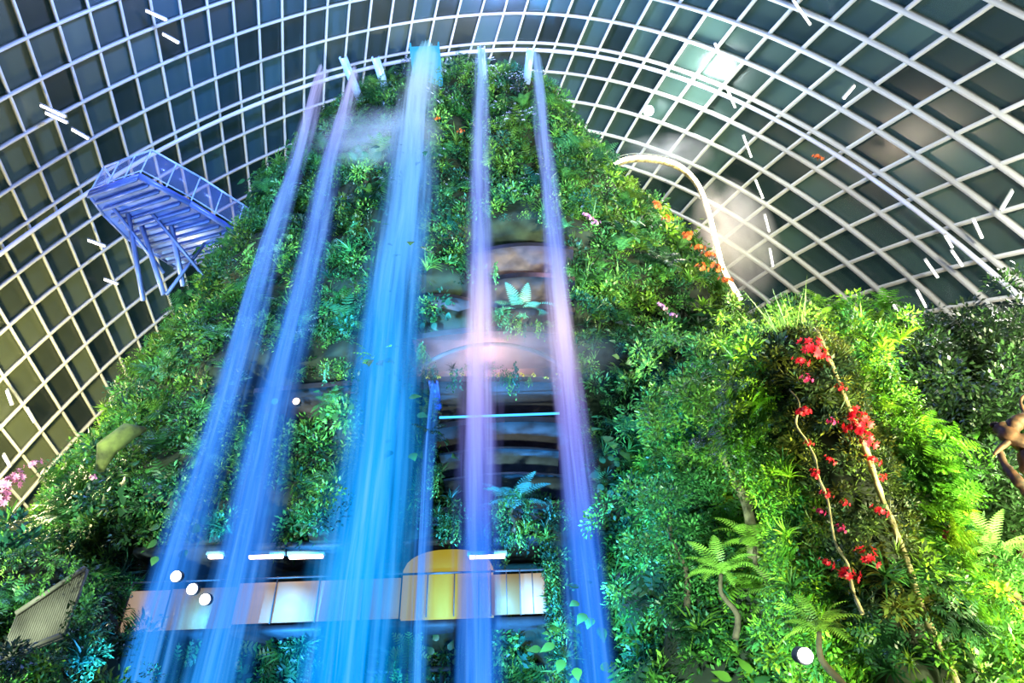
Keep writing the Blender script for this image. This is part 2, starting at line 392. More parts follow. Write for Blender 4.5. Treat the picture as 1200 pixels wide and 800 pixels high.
Ps=[drape((335,443),(480,444),20.1,14),drape((480,443),(665,446),20.1,20),drape((490,386),(655,388),20.3,14),drape((570,322),(668,324),20.2,5),drape((566,264),(664,266),20.4,12),drape((520,598),(700,600),20.2,26),drape((490,412),(505,440),20.3,6),drape((500,470),(508,575),20.4,16),drape((672,470),(698,590),20.3,30),drape((660,390),(685,440),20.3,16),drape((350,600),(640,632),20.3,60),drape((640,630),(660,800),20.2,44),drape((10,668),(90,672),16.0,8),drape((100,690),(104,790),15.8,14),drape((5,785),(95,790),15.6,10)]
P=np.vstack([x[0] for x in Ps]); N=np.vstack([x[1] for x in Ps])
plant('foliage',P,N,['vine','fine','strap','mid','vine','fern'],[2,1,1,1,1.5,.8],.55,(1.05,1,1.1),'trailing plants hanging over the mountain ledges',.1)
ff=lambda c,n:(n[:,1]<.45)&(c[:,2]>.3)
cm=[(1.5,1.25,.55),(.25,.28,.3),(1.7,1.4,.6),(1.1,1.05,.8),(.8,.95,.9)]  # the low multiplier puts far right shade into leaf colour
for i,(v,q) in enumerate(mounds):
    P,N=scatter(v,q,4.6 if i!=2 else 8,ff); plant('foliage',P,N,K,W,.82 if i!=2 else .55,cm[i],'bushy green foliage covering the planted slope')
P,N=scatter(colV,colQ,26,lambda c,n:c[:,2]>4.2); plant('foliage',P,N,['mid','fine','strap','broad'],[1,1,.6,1],.40,(1.3,.6,.6),'dark reddish green plants cladding the pillar',.1)
P,N=scatter(colV,colQ,26,lambda c,n:c[:,2]<5.0); plant('foliage',P,N,['mid','fern','fine','strap','broad'],[1,1,1,.6,1],.44,(1.3,1.1,.6),'leafy green plants around the pillar base',.15)
n=900; hh=rng.uniform(.5,ctop.z+.2,n); sd=rng.choice([-1,1],n,p=[.45,.55])
P=np.stack([ux+sd*rng.uniform(.66,1.3,n)*(1+.25*np.sin(hh*1.9+sd))+np.where(sd>0,.45,-.0)*rng.uniform(0,1,n),11.4+rng.uniform(-.5,.9,n),hh],1); N=np.stack([sd,-.6*np.ones(n),.3*np.ones(n)],1); N/=np.linalg.norm(N,axis=1,keepdims=True)
plant('foliage',P,N,['fern','mid','vine','fine','strap','broad'],[1.0,1,.8,1.6,.8,.8],.44,(1.9,1.5,.55),'bright lime green ferns and shrubs beside the pillar',.25)
# ---------------------------------------------------------------- individual plants
def master(name,base,col):
    v,q,c=base; return mesh_np(name,v,q,np.array(col)[None]*c[:,None],M_leaf)
def place(m,pos,axis,scale,first,label,cat,group=None,spin=None):
    o=m if first else m.copy()
    if not first: COL.objects.link(o)
    ax=np.array(axis,float)[None]; Rm=rotmats(ax,np.array([random.uniform(0,6.28) if spin is None else spin]))[0]
    o.matrix_world=Matrix.Translation(pos)@Matrix([list(r) for r in Rm]).to_4x4()@Matrix.Scale(scale,4)
    meta(o,label,cat,group); return o
def scatter_ind(name,base,col,count,src,scale,label,cat,group,ok=None):
    v,q,f,=src; P,N=scatter(v,q,3,f); ids=rng.choice(len(P),min(count,len(P)),replace=False)
    m=master(name,base,col)
    for i,k in enumerate(ids):
        place(m,Vector(P[k]+N[k]*.4),N[k]*.9+np.array([0,0,.6]),scale*random.uniform(.7,1.3),i==0,label,cat,group)
MS=(mV,mQ,lambda c,n:mf(c,n)&(c[:,1]<25))
scatter_ind('fern',bFern(14,1.3,12,.26),(.08,.28,.08),90,MS,.85,'green arching fern growing out of the rock wall','fern','ferns on the mountain')
scatter_ind('bromeliad',bStrap(26,.8,.07,.9),(.11,.28,.07),60,MS,.8,'strappy green bromeliad rosette on the rock wall','bromeliad','bromeliads on the mountain')
scatter_ind('elephant_ear',bEar(11,.42,.3),(.07,.25,.08),40,MS,.9,'broad leaved elephant ear plant on the rock wall','plant','broad leaved plants on the mountain')
scatter_ind('shrub',bA(120,.2,.085,.7),(.07,.24,.06),70,MS,1.0,'small rounded green shrub on the rock wall','shrub','shrubs on the mountain')
FA=(mounds[0][0],mounds[0][1],lambda c,n:(n[:,1]<.0)&(c[:,2]>3))
scatter_ind('fern',bFern(15,1.4,14,.26),(.19,.4,.04),32,FA,.8,'bright yellow green fern on the planted slope','fern','ferns on the slope')
FB=(mounds[2][0],mounds[2][1],lambda c,n:(n[:,1]<.2)&(c[:,2]>1.5))
scatter_ind('fern',bFern(15,1.3,16,.22),(.22,.44,.04),34,FB,.65,'lime green fern frond cluster on the low slope','fern','ferns on the slope')
def tree(px,py,D,h,base,col,nm,label,cat,fscale=1,tr=.12,bark=M_bark2,crown=7,spread=.9,drop=.7):
    t=at(px,py,D); root=bpy.data.objects.new(nm,None); COL.objects.link(root); root.location=(t.x,t.y,t.z-h); meta(root,label,cat)
    mb=MB(); pts=smoothpts([(0,0,0),(.12,-.05,h*.35),(-.06,.04,h*.7),(0,0,h)],5); mb.tube(pts,[tr*(1.3-.6*i/(len(pts)-1)) for i in range(len(pts))],9); mb.obj('trunk',bark,root,True)
    P=np.array([[random.gauss(0,spread*.6),random.gauss(0,spread*.5),h+random.uniform(-drop,.7)*spread] for _ in range(crown)])
    if crown==1: P=np.array([[0,0,h]])
    Ax=np.stack([P[:,0]*.7,P[:,1]*.7,np.ones(len(P))],1); v,q,c=instances(base,P,Ax,np.full(len(P),fscale),np.array(col)[None]*rng.uniform(.4,1.45,(len(P),1)))
    mesh_np('crown',v,q,c,M_leaf,root)
    return root
tree(845,500,14.4,3.2,B['mid'],(.13,.3,.04),'tree','slender pale trunked tree with open green crown','tree',.7,.10,M_bark,60,1.5,.6)
tree(900,410,15.4,4,B['fine'],(.17,.34,.05),'tree','slender trunked tree with fine bright leaves','tree',.7,.07,M_bark2,60,1.4,1.6)
tree(785,600,15.4,2.2,B['fine'],(.07,.26,.06),'tree','small dense tree with fine deep green leaves','tree',.7,.06,M_bark2,70,1.3,1.6)
tree(800,430,17.5,3,B['mid'],(.12,.3,.05),'tree','small bushy tree with fresh green leaves','tree',.75,.06,M_bark2,70,1.5,1.5)
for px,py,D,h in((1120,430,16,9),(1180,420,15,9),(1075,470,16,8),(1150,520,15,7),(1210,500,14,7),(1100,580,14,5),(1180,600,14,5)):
    tree(px,py,D,h,B['fine'],(.016,.045,.012),'tree','leafy tree with shade painted into dark leaves beside the glass wall','tree',.95,.14,M_bark2,60,1.7)  # far corner shade put into the dark leaf colour
tree(1200,720,11.5,3,B['mid'],(.06,.2,.04),'tree','leafy green bush tree near the sculpture','tree',.6,.08,M_bark2,70,1.2,2); tree(1130,740,11.8,2.5,B['fine'],(.12,.3,.04),'tree','leafy green bush tree near the pillar','tree',.6,.08,M_bark2,70,1.0,2)
tf=bFern(16,1.9,18,.34)
tree(885,640,12.8,1.2,tf,(.22,.42,.04),'tree_fern','bright green tree fern with arching feathery fronds','tree fern',.55,.05,M_bark2,1)
tree(845,672,13.2,1.2,tf,(.2,.4,.05),'tree_fern','bright green tree fern with arching feathery fronds','tree fern',.5,.05,M_bark2,1)
tree(920,700,12.2,1.2,tf,(.2,.4,.05),'tree_fern','bright green tree fern with arching feathery fronds','tree fern',.5,.05,M_bark2,1)
tree(960,740,10.3,1.2,tf,(.22,.42,.05),'tree_fern','bright green tree fern with arching feathery fronds','tree fern',.4,.05,M_bark2,1)
tree(1165,650,11.3,1.4,tf,(.10,.22,.05),'tree_fern','green tree fern, shade painted into its colour, with arching feathery fronds','tree fern',.5,.05,M_bark2,1)  # shade painted as a darker frond colour
tree(612,372,20.4,.8,tf,(.10,.3,.2),'tree_fern','palm like tree fern growing on the mountain ledge','tree fern',.85,.08,M_bark2,1)
tree(600,595,20.0,.8,tf,(.14,.42,.34),'tree_fern','pale green tree fern beside the falling water','tree fern',.8,.08,M_bark2,1)
tree(430,200,20.6,1.0,tf,(.12,.3,.16),'tree_fern','tree fern near the top of the mountain','tree fern',.85,.08,M_bark2,1)
b=PB()
for i in range(110):
    a_=random.uniform(0,6.28); e=random.uniform(1.0,1.5); b.blade((random.uniform(-.35,.35),random.uniform(-.2,.2),0),(math.cos(a_)*math.cos(e),math.sin(a_)*math.cos(e),math.sin(e)),random.uniform(.8,1.6),.022,(1,.9,.6,.05),.6,random.uniform(.7,1.3))
v,q,c=b.done(); o=mesh_np('ornamental_grass',v,q,np.array((.32,.5,.12))[None]*c[:,None],M_leaf); o.location=(ux,11.1,ctop.z-.2); meta(o,'tall upright grass tuft on top of the pillar','grass')
for (a_,b_,D,lab) in(((958,385),(1125,820),10.35,'pale twisting bare trunk running up the pillar'),((925,455),(1012,720),10.4,'thin pale vine stem running up the pillar')):
    p0=at(*b_,D); p1=at(*a_,D); p0=Vector((p0.x,p0.y,0)) if lab.startswith('pale') else p0
    pts=[p0.lerp(p1,i/11)+Vector((random.uniform(-.07,.07),random.uniform(-.06,.06),0)) for i in range(12)]; pts=smoothpts(pts,5)
    r=.06 if lab.startswith('pale') else .022
    mb=MB(); mb.tube(pts,[r*(1.1-.4*i/len(pts))*random.uniform(.7,1.3) for i in range(len(pts))],9); o=mb.obj('bare_tree' if r>.05 else 'vine',M_bark,None,True); meta(o,lab,'tree' if r>.05 else 'vine')
def flowers(name,col,lst,base,label,cat,grp,sc_=1):
    v,q,c=base; m=mesh_np(name,v,q,np.array(col)[None]*c[:,None],M_petal)
    for i,(px,py,D,s) in enumerate(lst): place(m,at(px,py,D),(random.uniform(-.3,.3),-1,.4),s*sc_,i==0,label,cat,grp)
fb=bFlower(11,.26,.11)
flowers('red_flower_cluster',(.9,.02,.05),[(950,410,10.2,1),(938,425,10.2,.6),(962,418,10.2,.6),(940,484,10.2,.6),(1008,492,10.2,.9),(1012,514,10.2,.9),(1000,502,10.2,.7),(955,556,10.2,.4),(972,540,10.2,.4),(968,580,10.1,.4),(1016,654,10,.7),(992,674,10,.7),(968,660,10,.4),(985,455,10.2,.4),(1030,600,10.1,.5),(1022,540,10.2,.5),(1035,560,10.2,.3),(948,520,10.2,.3),(990,590,10.1,.3)],fb,'cluster of bright red flowers on the pillar','flower','red flowers on the pillar',.9)
flowers('magenta_flower_cluster',(.8,.04,.25),[(945,445,10.1,.5),(975,495,10.1,.4),(960,600,10.0,.4),(985,620,10,.4),(1110,630,11,.5)],fb,'small cluster of magenta flowers on the pillar','flower','magenta flowers on the pillar',.8)
flowers('orange_flower_cluster',(.95,.2,.04),[(770,242,21.6,1),(782,258,21.6,.8),(806,278,21.2,1),(818,292,21.2,1),(830,300,21.2,1),(840,315,21.2,1.1),(850,330,21.2,1),(822,315,21,.9),(512,140,20.1,.6),(540,155,20.1,.6),(958,186,24,1)],fb,'cluster of orange flowers on the mountain edge','flower','orange flowers',1.1)
flowers('pink_flower_cluster',(.85,.35,.6),[(688,255,20,1),(698,262,20,.8),(775,360,19,.8),(788,370,19,.7),(10,568,17,1.3),(22,560,17,1),(4,585,17,1.2),(40,545,18,.9),(110,560,16,.4)],fb,'cluster of pale pink orchids among leaves','flower','pink orchids',.9)
flowers('yellow_flower_spike',(.85,.7,.08),[(500+14*i,441+random.uniform(-3,3),19.85,.35) for i in range(12)],fb,'small yellow blossoms along the planted ledge','flower','yellow flowers on the ledge',1)
# ---------------------------------------------------------------- floors / balcony
def part(mb,name,mat,label=None):
    o=mb.obj(name,mat,mount)
    if label: o['label']=label
    return o
zf0=at(400,726,20.1).z; zf1=at(400,679,20.1).z
part(MB().box(((XL+XR)/2,22.0,zf0-.1),(XR-XL+.6,3.2,.2)),'balcony_slab',M_dark)
part(MB().box(((XL+XR)/2,22.2,ZB1+.1),(XR-XL+.6,2.8,.2)),'balcony_ceiling',M_dark)
part(MB().box(((XL+XR)/2,23.6,(zf0+ZB1)/2),(XR-XL,.1,ZB1-zf0)),'interior_wall',M_dark)
def bx(p): return at(p,704,20.1).x
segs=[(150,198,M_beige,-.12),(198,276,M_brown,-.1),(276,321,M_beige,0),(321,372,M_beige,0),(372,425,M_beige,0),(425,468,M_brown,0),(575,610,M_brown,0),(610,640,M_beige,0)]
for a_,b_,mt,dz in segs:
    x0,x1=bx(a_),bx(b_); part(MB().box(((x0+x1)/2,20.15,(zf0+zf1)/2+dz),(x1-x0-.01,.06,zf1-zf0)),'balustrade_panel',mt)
    part(MB().box((x0,20.08,(zf0+zf1)/2+.05),(.03,.05,zf1-zf0+.2)),'post',M_slab)
part(MB().beam((XL,20.05,zf1+.1),(bx(470),20.05,zf1+.1),.04),'handrail',M_slab)
x0,x1=bx(469),bx(578); zt=at(505,645,20.3).z; zs=at(505,668,20.3).z; mb=MB(); n=24
for i in range(n+1):
    x=x0+(x1-x0)*i/n; f=i/n; z=zs+(zt-zs)*(1-abs(2*f-1)**2.5)**.6
    for y in(20.25,20.4):
        mb.V+=[(x,y,zf0),(x,y,z)]
for i in range(n):
    b0=i*4; mb.Q+=[[b0,b0+4,b0+5,b0+1],[b0+2,b0+3,b0+7,b0+6],[b0+1,b0+5,b0+7,b0+3]]
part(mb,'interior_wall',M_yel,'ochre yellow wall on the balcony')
for px in(500,532,561,594,625,640): part(MB().box((bx(px),20.12,(zf0+zf1)/2+.05),(.03,.04,zf1-zf0+.1)),'post',M_slab)
part(MB().beam((x0,20.12,zf1+.1),(bx(640),20.12,zf1+.1),.05),'handrail',M_slab)
mb=MB()
for i in range(8):
    x=XL+1.4+(XR-XL-1.4)*i/7; mb.box((x,22.4,zf0/2),(.12,.12,zf0))
for z in(zf0-.9,zf0-2.0,zf0-3.4): mb.beam((XL+1.3,22.3,z),(XR,22.3,z),.12,.14)
part(mb,'window_frame',M_dark)
def ledge(a_,b_,D,th,dep,mat,name='ledge'):
    p=at(*a_,D); q=at(*b_,D); zc=(p.z+q.z)/2; mb=MB(); n=14; pts=[]
    for i in range(n+1):
        t=i/n; pts.append((p.x+(q.x-p.x)*t,D-.35*math.sin(math.pi*t)))
    poly=pts+[(q.x,D+dep),(p.x,D+dep)]
    if len(poly)%2: poly.insert(-1,((p.x+q.x)/2,D+dep))
    mb.slab(poly,zc-th,zc); return part(mb,name,mat)
ledge((300,447),(662,450),20.3,.22,2.6,M_slab); ledge((484,388),(665,390),20.4,.25,2.6,M_slab)
ledge((556,325),(674,327),20.3,.25,2.5,M_slab); ledge((556,362),(674,363),20.3,.25,2.5,M_slab); ledge((556,290),(672,292),20.5,.2,2.5,M_slab)
ledge((505,493),(680,495),20.6,.22,2.6,M_slab); ledge((505,592),(695,594),20.4,.25,2.8,M_slab); ledge((480,350),(550,351),20.6,.15,1.2,M_slab); ledge((420,298),(478,299),20.6,.15,1.2,M_slab)
M_shelf=pmat('grey_blue_shelf',(.14,.17,.2),.5)
ledge((515,528),(655,530),21.0,.08,1.6,M_shelf,'window_shelf'); ledge((520,558),(665,559),21.0,.08,1.6,M_shelf,'window_shelf')
p=at(484,392,22.2); q=at(664,436,22.2); part(MB().box(((p.x+q.x)/2,22.6,(p.z+q.z)/2),(q.x-p.x,.15,p.z-q.z)),'niche_wall',pmat('pink_lit_plaster',(.26,.14,.13),.8,0,.4,1))  # pink light of the niche put into the plaster colour
mb=MB(); p=at(488,438,20.4); q=at(660,440,20.4); top=at(570,402,20.4).z
pts=[(p.x+(q.x-p.x)*i/20,20.5,p.z+(top-p.z)*math.sin(math.pi*i/20)**.6) for i in range(21)]; mb.tube(pts,.10,8); part(mb,'arch_rib',M_slab)
p=at(515,490,20.2);q=at(656,490,20.2); o=MB().beam((p.x,20.15,p.z),(q.x,20.15,p.z),.06).obj('light_strip',M_led); meta(o,'glowing blue light strip along the ledge','light strip')
M_tim=pmat('grey_timber',(.10,.10,.085),.7,0,.5,1.2)
p=at(-4,775,16.2); q=at(100,665,16.2); mb=MB(); nsl=24
for i in range(nsl+1):
    x=p.x+(q.x-p.x)*i/nsl; zt_=p.z+(q.z-p.z)*(.5+.5*i/nsl); zb_=p.z+(q.z-p.z)*(.22*i/nsl); mb.box((x,16.3,(zb_+zt_)/2),((q.x-p.x)/nsl*.85,.1,zt_-zb_))
mb.beam((p.x,16.2,p.z+(q.z-p.z)*.5),(q.x,16.2,q.z),.08,.1); mb.beam((p.x,16.2,p.z+.05),(q.x,16.2,p.z+(q.z-p.z)*.25),.08,.1)
o=mb.obj('slatted_wall_panel',M_tim); meta(o,'sloping grey slatted timber wall among the plants','wall panel')
mb=MB(); p=at(140,515,18.7); mb.tube([p+Vector((-.6,.5,-.8)),p+Vector((-.3,0,-.3)),p+Vector((.2,0,.3)),p+Vector((.45,.4,.6))],[.12,.32,.3,.08],12); o=mb.obj('boulder',pmat('golden_stone',(.10,.12,.025),.85,0,.7,2,.6),None,True); meta(o,'moss covered yellow green boulder jutting from plants','rock')
mb=MB()
def br(l,r0,r1):
    pts=smoothpts([at(*p) for p in l],6); mb.tube(pts,[(r0+(r1-r0)*i/(len(pts)-1))*random.uniform(.82,1.18) for i in range(len(pts))],10)
br([(1172,500,9.5),(1185,512,9.4),(1205,520,9.4),(1235,520,9.5)],.11,.16)
br([(1170,525,9.5),(1178,545,9.5),(1190,560,9.4),(1206,580,9.4),(1240,640,9.5)],.05,.09)
br([(1185,512,9.4),(1190,495,9.4),(1206,490,9.4)],.12,.10)
br([(1205,520,9.4),(1206,545,9.4),(1215,580,9.5),(1225,820,9.6)],.14,.12)
br([(1172,500,9.5),(1163,497,9.5),(1162,500,9.5)],.06,.02)
br([(1185,515,9.4),(1172,525,9.4),(1165,532,9.4)],.06,.025)
br([(1203,490,9.4),(1196,470,9.4),(1204,460,9.4)],.03,.02)
o=mb.obj('driftwood_sculpture',M_wood,None,True); meta(o,'reddish brown gnarled driftwood root sculpture','driftwood')
# ---------------------------------------------------------------- platform
Zp=26.5; root=bpy.data.objects.new('observation_platform',None); COL.objects.link(root); root.location=(0,0,0); meta(root,'cantilevered blue lit steel viewing platform with glass railings','viewing platform')
poly=[atz(*p,Zp) for p in((104,228),(162,208),(222,240),(300,288),(258,304),(205,312),(150,280),(122,252))]
MB().slab([(p.x,p.y) for p in poly],Zp,Zp+.3).obj('deck',M_lav,root)
mb=MB()
for i in range(13):
    t=i/12; a1=poly[0].lerp(poly[5],t); b1=poly[1].lerp(poly[3],t); mb.beam(a1+Vector((0,0,-.1)),b1+Vector((0,0,-.1)),.09,.22)
for i in range(8): mb.beam(poly[i]+Vector((0,0,.1)),poly[(i+1)%8]+Vector((0,0,.1)),.12,.3)
mb.obj('deck_beam',M_blue,root)
posts=MB(); rails=MB(); gl=MB()
for i in range(8):
    p=poly[i];q=poly[(i+1)%8]; n=max(2,int((q-p).length/.9))
    for k in range(n): r=p.lerp(q,k/n); posts.beam(r+Vector((0,0,.3)),r+Vector((0,0,1.95)),.05)
    for z in(.5,2.0): rails.beam(p+Vector((0,0,z)),q+Vector((0,0,z)),.04 if z<1.7 else .07)
    gl.beam(p+Vector((0,0,1.2)),q+Vector((0,0,1.2)),.02,1.4)
M_pale=pmat('pale_rail',(.35,.45,.8),.4)
posts.obj('railing_post',M_pale,root); rails.obj('handrail',M_pale,root); gl.obj('railing_glass',M_rail,root)
def strut(a_,za,b_,D,w):
    p=atz(*a_,za); q=at(*b_,D); MB().beam(p,q,w).obj('strut',M_lav,root)
strut((150,250),Zp,(168,352),23,.16); strut((165,262),Zp,(192,345),23,.18); strut((200,262),Zp,(215,335),23.5,.18); strut((240,285),Zp,(195,345),23,.12)
strut((130,240),Zp,(192,320),23,.12); strut((178,250),Zp,(240,325),23.5,.12)
# ---------------------------------------------------------------- walkway
pp=[(712,200,26),(728,188,26),(750,184,26),(778,187,26.5),(800,196,27),(818,215,27),(830,245,27),(839,280,26.5),(848,315,26),(868,350,25)]
pts=smoothpts([at(*p) for p in pp],6)
root=bpy.data.objects.new('elevated_walkway',None); COL.objects.link(root); meta(root,'curved elevated walkway edged with warm glowing light','walkway')
MB().tube(pts,.11,8).obj('light_strip',M_ring,root,True)
mb=MB(); n=len(pts)
for i,p in enumerate(pts):
    for dy,dz in((.15,.15),(.5,.15),(.5,.22),(.15,.22)): mb.V.append((p.x,p.y+dy,p.z+dz))
for i in range(n-1):
    for j in range(4): mb.Q.append([i*4+j,i*4+(j+1)%4,(i+1)*4+(j+1)%4,(i+1)*4+j])
mb.obj('deck',M_bark,root)
mb=MB()
for i in range(0,n,3): mb.beam(pts[i]+Vector((0,.4,.2)),pts[i]+Vector((0,.4,.9)),.03)
for i in range(n-1): mb.beam(pts[i]+Vector((0,.4,.9)),pts[i+1]+Vector((0,.4,.9)),.03)
mb.obj('railing',M_steel,root)
# ---------------------------------------------------------------- waterfalls
def watermat(name,stops,es,dens):  # projector light on the water put into emission, tinted by height
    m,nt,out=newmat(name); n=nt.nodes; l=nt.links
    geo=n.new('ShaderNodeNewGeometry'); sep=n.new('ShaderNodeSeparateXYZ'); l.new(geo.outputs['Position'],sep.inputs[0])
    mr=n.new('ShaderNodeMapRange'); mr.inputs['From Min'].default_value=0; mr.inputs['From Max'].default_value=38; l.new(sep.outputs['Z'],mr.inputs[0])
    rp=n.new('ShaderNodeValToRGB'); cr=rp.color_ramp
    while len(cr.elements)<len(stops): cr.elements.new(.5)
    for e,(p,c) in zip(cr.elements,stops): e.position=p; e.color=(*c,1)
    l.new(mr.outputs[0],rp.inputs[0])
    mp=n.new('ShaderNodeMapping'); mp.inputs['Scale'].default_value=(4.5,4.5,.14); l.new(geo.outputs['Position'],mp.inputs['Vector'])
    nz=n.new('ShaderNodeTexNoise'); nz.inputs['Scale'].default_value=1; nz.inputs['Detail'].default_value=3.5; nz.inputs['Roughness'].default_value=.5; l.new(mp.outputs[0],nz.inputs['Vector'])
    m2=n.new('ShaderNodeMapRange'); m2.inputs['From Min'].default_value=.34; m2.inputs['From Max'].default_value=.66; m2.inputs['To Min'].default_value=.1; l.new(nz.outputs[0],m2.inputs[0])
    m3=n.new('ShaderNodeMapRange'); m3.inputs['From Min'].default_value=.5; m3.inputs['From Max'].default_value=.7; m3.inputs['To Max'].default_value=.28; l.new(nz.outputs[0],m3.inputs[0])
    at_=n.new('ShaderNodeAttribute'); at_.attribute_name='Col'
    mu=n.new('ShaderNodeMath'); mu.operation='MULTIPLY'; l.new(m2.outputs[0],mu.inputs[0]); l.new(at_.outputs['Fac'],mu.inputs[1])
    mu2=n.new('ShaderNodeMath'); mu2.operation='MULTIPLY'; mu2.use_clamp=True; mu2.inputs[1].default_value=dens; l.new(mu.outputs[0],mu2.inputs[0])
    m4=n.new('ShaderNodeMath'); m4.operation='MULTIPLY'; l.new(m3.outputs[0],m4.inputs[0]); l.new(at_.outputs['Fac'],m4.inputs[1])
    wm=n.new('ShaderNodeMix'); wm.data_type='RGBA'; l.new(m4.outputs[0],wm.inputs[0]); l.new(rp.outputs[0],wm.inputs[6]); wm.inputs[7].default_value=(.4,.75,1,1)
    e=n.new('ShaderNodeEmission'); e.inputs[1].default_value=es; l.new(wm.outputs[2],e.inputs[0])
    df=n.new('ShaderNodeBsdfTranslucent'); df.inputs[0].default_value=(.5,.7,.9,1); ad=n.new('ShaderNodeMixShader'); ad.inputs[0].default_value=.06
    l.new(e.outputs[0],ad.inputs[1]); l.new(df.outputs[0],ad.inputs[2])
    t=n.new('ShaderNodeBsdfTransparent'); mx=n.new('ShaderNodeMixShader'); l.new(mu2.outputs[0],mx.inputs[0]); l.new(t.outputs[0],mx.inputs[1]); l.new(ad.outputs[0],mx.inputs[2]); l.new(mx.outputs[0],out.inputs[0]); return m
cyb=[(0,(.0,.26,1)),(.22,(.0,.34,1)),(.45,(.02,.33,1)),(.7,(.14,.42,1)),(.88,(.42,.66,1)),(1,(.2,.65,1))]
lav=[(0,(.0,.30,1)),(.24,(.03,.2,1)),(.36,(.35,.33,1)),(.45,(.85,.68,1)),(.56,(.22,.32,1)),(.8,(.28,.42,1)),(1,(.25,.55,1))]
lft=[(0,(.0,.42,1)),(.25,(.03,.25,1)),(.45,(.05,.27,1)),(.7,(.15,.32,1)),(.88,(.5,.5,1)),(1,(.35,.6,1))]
WM={'c':watermat('cyan_glow_water',cyb,1.45,.6),'l':watermat('lavender_glow_water',lav,1.4,.52),'b':watermat('blue_glow_water',lft,1.35,.5)}
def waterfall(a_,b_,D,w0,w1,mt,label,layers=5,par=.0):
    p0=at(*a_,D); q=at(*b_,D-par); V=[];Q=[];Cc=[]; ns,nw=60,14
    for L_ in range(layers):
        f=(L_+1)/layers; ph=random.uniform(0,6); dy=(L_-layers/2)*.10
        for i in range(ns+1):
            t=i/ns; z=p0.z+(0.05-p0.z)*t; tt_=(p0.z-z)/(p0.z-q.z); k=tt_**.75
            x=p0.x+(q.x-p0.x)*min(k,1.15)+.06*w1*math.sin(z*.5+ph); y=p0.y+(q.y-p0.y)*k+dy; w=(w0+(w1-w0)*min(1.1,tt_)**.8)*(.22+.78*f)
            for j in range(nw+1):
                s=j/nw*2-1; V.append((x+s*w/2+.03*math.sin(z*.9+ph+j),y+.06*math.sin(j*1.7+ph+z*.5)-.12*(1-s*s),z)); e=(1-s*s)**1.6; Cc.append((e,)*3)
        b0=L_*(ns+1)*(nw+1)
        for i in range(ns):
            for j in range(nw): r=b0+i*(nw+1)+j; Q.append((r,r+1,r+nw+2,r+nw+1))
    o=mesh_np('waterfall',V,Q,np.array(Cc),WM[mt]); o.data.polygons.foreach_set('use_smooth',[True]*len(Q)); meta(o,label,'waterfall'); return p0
def spout(p,w,h,ln,mat,label,lean=0):
    mb=MB(); a_=p+Vector((0,-.1,0)); b_=p+Vector((lean,ln,-.25)); wv=w/2
    mb.beam(a_+Vector((0,0,-.05)),b_+Vector((0,0,-.05)),w,.08)
    mb.beam(a_+Vector((-wv,0,h/2)),b_+Vector((-wv,0,h/2)),.07,h); mb.beam(a_+Vector((wv,0,h/2)),b_+Vector((wv,0,h/2)),.07,h)
    o=mb.obj('water_spout',mat); meta(o,label,'water spout')
DW=19.3
M_sp=pmat('glowing_trough_steel',(.35,.5,.9),.3,.2,.05,2,0,(.3,.55,1),.2)  # slight blue emission puts the summit light into the steel
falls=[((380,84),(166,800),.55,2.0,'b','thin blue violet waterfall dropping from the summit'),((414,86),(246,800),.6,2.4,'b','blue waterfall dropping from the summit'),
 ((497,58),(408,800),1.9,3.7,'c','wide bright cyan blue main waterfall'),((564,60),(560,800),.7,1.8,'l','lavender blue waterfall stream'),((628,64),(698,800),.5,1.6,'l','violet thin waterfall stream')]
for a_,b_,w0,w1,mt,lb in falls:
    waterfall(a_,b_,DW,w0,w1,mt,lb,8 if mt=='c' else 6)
spout(at(497,56,DW+.2),1.55,.45,2.4,M_cy,'wide steel water trough with cyan glow in its material at the summit')
for px,py,ln,le in((402,70,2.4,.5),(440,70,2.6,.4),(564,58,2.3,0),(622,60,2.2,-.3)): spout(at(px,py,DW+.2),.34,.2,ln,M_sp,'narrow steel water trough projecting from the summit',le)
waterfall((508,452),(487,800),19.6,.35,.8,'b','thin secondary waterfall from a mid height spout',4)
spout(at(508,450,19.7),.26,.12,1.3,M_blue,'small steel spout on the mountain ledge')
# ---------------------------------------------------------------- mist
def mistmat(name,dens):
    m,nt,out=newmat(name); n=nt.nodes; l=nt.links
    tc=n.new('ShaderNodeTexCoord'); ln=n.new('ShaderNodeVectorMath'); ln.operation='LENGTH'; l.new(tc.outputs['Object'],ln.inputs[0])
    nz=n.new('ShaderNodeTexNoise'); nz.inputs['Scale'].default_value=1.8; nz.inputs['Detail'].default_value=3; l.new(tc.outputs['Object'],nz.inputs['Vector'])
    m1=n.new('ShaderNodeMapRange'); m1.inputs['From Min'].default_value=1; m1.inputs['From Max'].default_value=.0; m1.inputs['To Min'].default_value=0; m1.inputs['To Max'].default_value=1; l.new(ln.outputs['Value'],m1.inputs[0])
    m2=n.new('ShaderNodeMapRange'); m2.inputs['From Min'].default_value=.32; m2.inputs['From Max'].default_value=.7; m2.inputs['To Min'].default_value=0; m2.inputs['To Max'].default_value=dens; l.new(nz.outputs[0],m2.inputs[0])
    mu=n.new('ShaderNodeMath'); mu.operation='MULTIPLY'; l.new(m1.outputs[0],mu.inputs[0]); l.new(m2.outputs[0],mu.inputs[1])
    v=n.new('ShaderNodeVolumeScatter'); v.inputs['Color'].default_value=(.95,.92,.95,1); l.new(mu.outputs[0],v.inputs['Density']); l.new(v.outputs[0],out.inputs['Volume']); return m
M_mist=mistmat('mist',1.1); M_mist2=mistmat('thin_mist',.7)
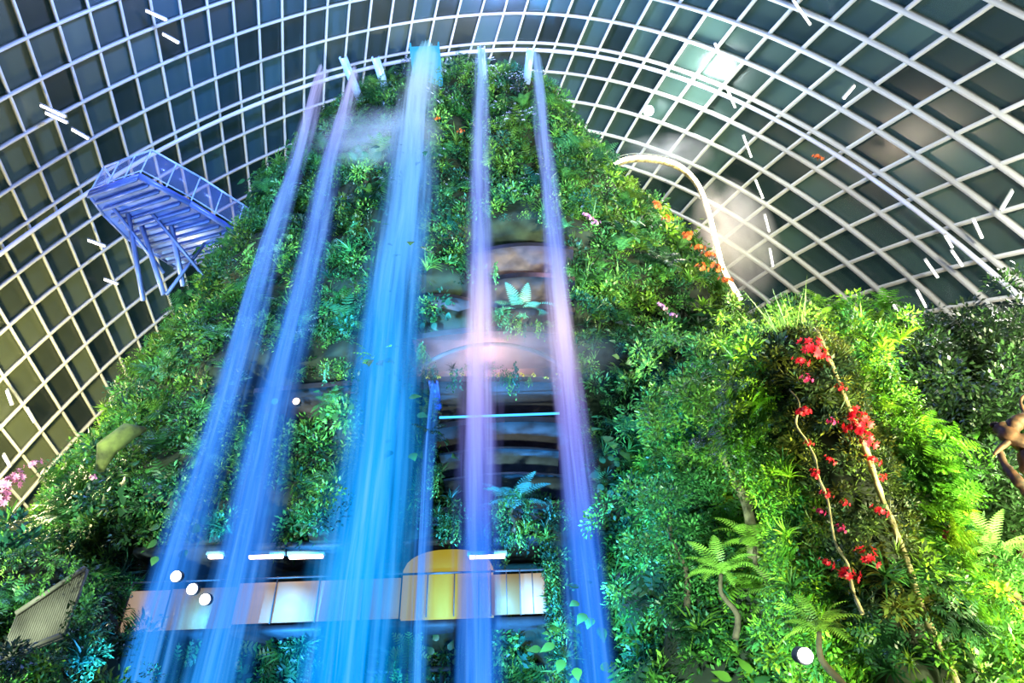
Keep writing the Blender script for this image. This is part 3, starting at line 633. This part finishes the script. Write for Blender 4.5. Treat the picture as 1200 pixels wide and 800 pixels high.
def mist(px,py,D,s,m=M_mist):
    mb=MB(); k=16; pts=[(0,0,-math.cos(math.pi*i/k)) for i in range(k+1)]; mb.tube(pts,[max(.01,math.sin(math.pi*i/k)) for i in range(k+1)],20)
    o=mb.obj('mist',m,None,True); o.location=at(px,py,D); o.scale=s; meta(o,'pale drifting cloud of cooling mist','mist',None,'stuff')
mist(862,275,26.6,(2.4,1.7,4.8)); mist(440,160,19.6,(3.4,1.0,2.2)); mist(780,182,28,(3.4,1.2,2.0),M_mist2); mist(585,420,19.9,(4.6,1.0,2.0),M_mist2)
# ---------------------------------------------------------------- lamps
def linlamp(c,d,L,w,mat,label,grp=None):
    root=MB().beam(c-d*(L/2+.06)+Vector((0,0,.06)),c+d*(L/2+.06)+Vector((0,0,.06)),w*1.6,w*.8).obj('linear_lamp',M_steel); meta(root,label,'lamp',grp)
    MB().beam(c-d*L/2,c+d*L/2,w).obj('lamp_tube',mat,root)
for px,L in((253,.4),(312,1.0),(359,1.0),(571,1.05)):
    c=at(px,651,19.9); linlamp(c,Vector((1,0,0)),L,.14,M_pink,'warm pink linear ceiling lamp above the balcony','balcony linear lamps')
def roundlamp(px,py,D,r,mat,label,grp=None):
    c=at(px,py,D); mb=MB(); mb.tube([c+Vector((0,.02,0)),c+Vector((0,.18,.05)),c+Vector((0,.3,.1))],[r*1.1,r*1.1,r*.5],12); root=mb.obj('floodlight',M_dark,None,True); meta(root,label,'lamp',grp)
    mb=MB(); mb.tube([c+Vector((0,-.05,-.01)),c+Vector((0,0,0))],[r*.8,r],12); mb.obj('lens',mat,root,True)
for px,py in((206,675),(225,690),(240,702)): roundlamp(px,py,19.0,.15,M_white,'round white spotlight under the balcony ceiling','balcony spotlights')
roundlamp(944,768,8.6,.09,M_white,'small bright white garden floodlight in the plants'); roundlamp(347,470,19.8,.12,M_warm,'small warm round lamp on the ledge'); roundlamp(322,470,19.8,.12,M_led,'small blue round lamp on the ledge')
def domeglint(px,py,L,ang,w=.10,mat=M_white):  # glowing bars added in place of LED reflections in the dome panes
    c=domehit(px,py,1.3); d=(R*math.cos(math.radians(ang))+U*math.sin(math.radians(ang))).normalized(); linlamp(c,d,L,w,mat,'slim white glowing bar added for an LED reflection on the dome','dome reflection bars')
for px,py,L,ang in((940,15,1.6,-55),(845,66,1.7,-65),(857,115,1.3,-68),(876,172,1.4,-70),(890,222,1.2,-68),(899,262,1.1,-75),(904,302,1.1,-80),(1180,235,1.0,60),(1146,268,1.0,-65),(1092,315,1.1,-55),(1122,303,.9,-55),(1112,283,.7,-60),(1080,350,1.0,-62),(1050,362,.9,-62),(1060,378,.8,-62),(995,108,.9,50),(1165,372,.8,-60),(62,130,1.4,-25),(66,138,1.2,-25),(94,157,1.0,-30),(183,18,1.2,-25),(200,45,1.0,-30),(113,285,1.0,-20),(11,466,.8,-70),(36,487,.8,-60),(8,540,.7,-60),(130,330,.8,-20)):
    domeglint(px,py,L,ang)
c=domehit(760,130,1.2); mb=MB(); mb.tube([c,c+Vector((.1,.4,.3))],[.3,.15],12); o=mb.obj('floodlight',M_steel,None,True); meta(o,'bright white floodlight on the dome frame','lamp'); MB().tube([c+Vector((-.02,-.08,-.06)),c],[.34,.34],12).obj('lens',emat('flood_lens',(.85,1,1),60),o,True)
# ---------------------------------------------------------------- lights
def spot(loc,tgt,P,col,ang,rad=.3,blend=.7):
    d=bpy.data.lights.new('spot','SPOT'); d.energy=P; d.color=col; d.spot_size=math.radians(ang); d.spot_blend=blend; d.shadow_soft_size=rad
    o=bpy.data.objects.new('spot',d); COL.objects.link(o); o.location=loc; o.rotation_euler=(Vector(tgt)-Vector(loc)).to_track_quat('-Z','Y').to_euler(); return o
def point(loc,P,col,rad=.5):
    d=bpy.data.lights.new('point','POINT'); d.energy=P; d.color=col; d.shadow_soft_size=rad; o=bpy.data.objects.new('point',d); COL.objects.link(o); o.location=loc
spot((-18,4,2),(-13,22,13),52000,(.85,1,.7),50)
spot((14,4,2),(7,22,22),95000,(1,1,.6),50)
spot((6,2,2),(-1,22,33),70000,(.75,.97,.9),38)
spot((-7,2,2),(-9,21,23),42000,(.55,.95,.95),48)
spot((13,3,4),(8,16,9),36000,(1,1,.5),60)
spot((8.5,6,1.5),(6.3,11,6),4600,(1,.97,.55),80)
spot((8,7,1),(7.2,11,3),2200,(1,1,.55),80)
spot((9,8,2),(7,17,11),16000,(.95,1,.45),80)
spot((1,8,2),(4,18,8),11000,(.7,1,.8),75)
spot((-9,15,3),(-4,21,12),36000,(.05,.38,1),90)
spot((0,15,3),(1,21,14),26000,(.05,.38,1),85)
spot((-4,15,14),(-4,21,26),20000,(.07,.42,1),90)
point((-1,20.9,at(570,425,21).z),330,(1,.58,.6)); point((1.5,20.2,at(600,335,21).z),120,(1,.6,.7))
point((-18,15,20),2600,(.25,.38,1))
point((at(800,230,25).x,24.5,at(800,230,25).z),1500,(1,.8,.6))
point((20,14,20),13000,(.98,.95,.85),1); point((12,24,41),4000,(.9,1,1),1); point((-24,26,18),13000,(1,.85,.42),1); point((-14,12,36),21000,(.2,.33,1),1); point((0,20,43),8500,(.35,.42,1),1); point((-8,34,44),7000,(1,.85,.45),1)
point((22,26,14),3000,(1,.85,.6),1)
w=bpy.data.worlds.new('World'); sc.world=w; w.use_nodes=True; bg=w.node_tree.nodes['Background']; bg.inputs[0].default_value=(.03,.08,.10,1); bg.inputs[1].default_value=.55
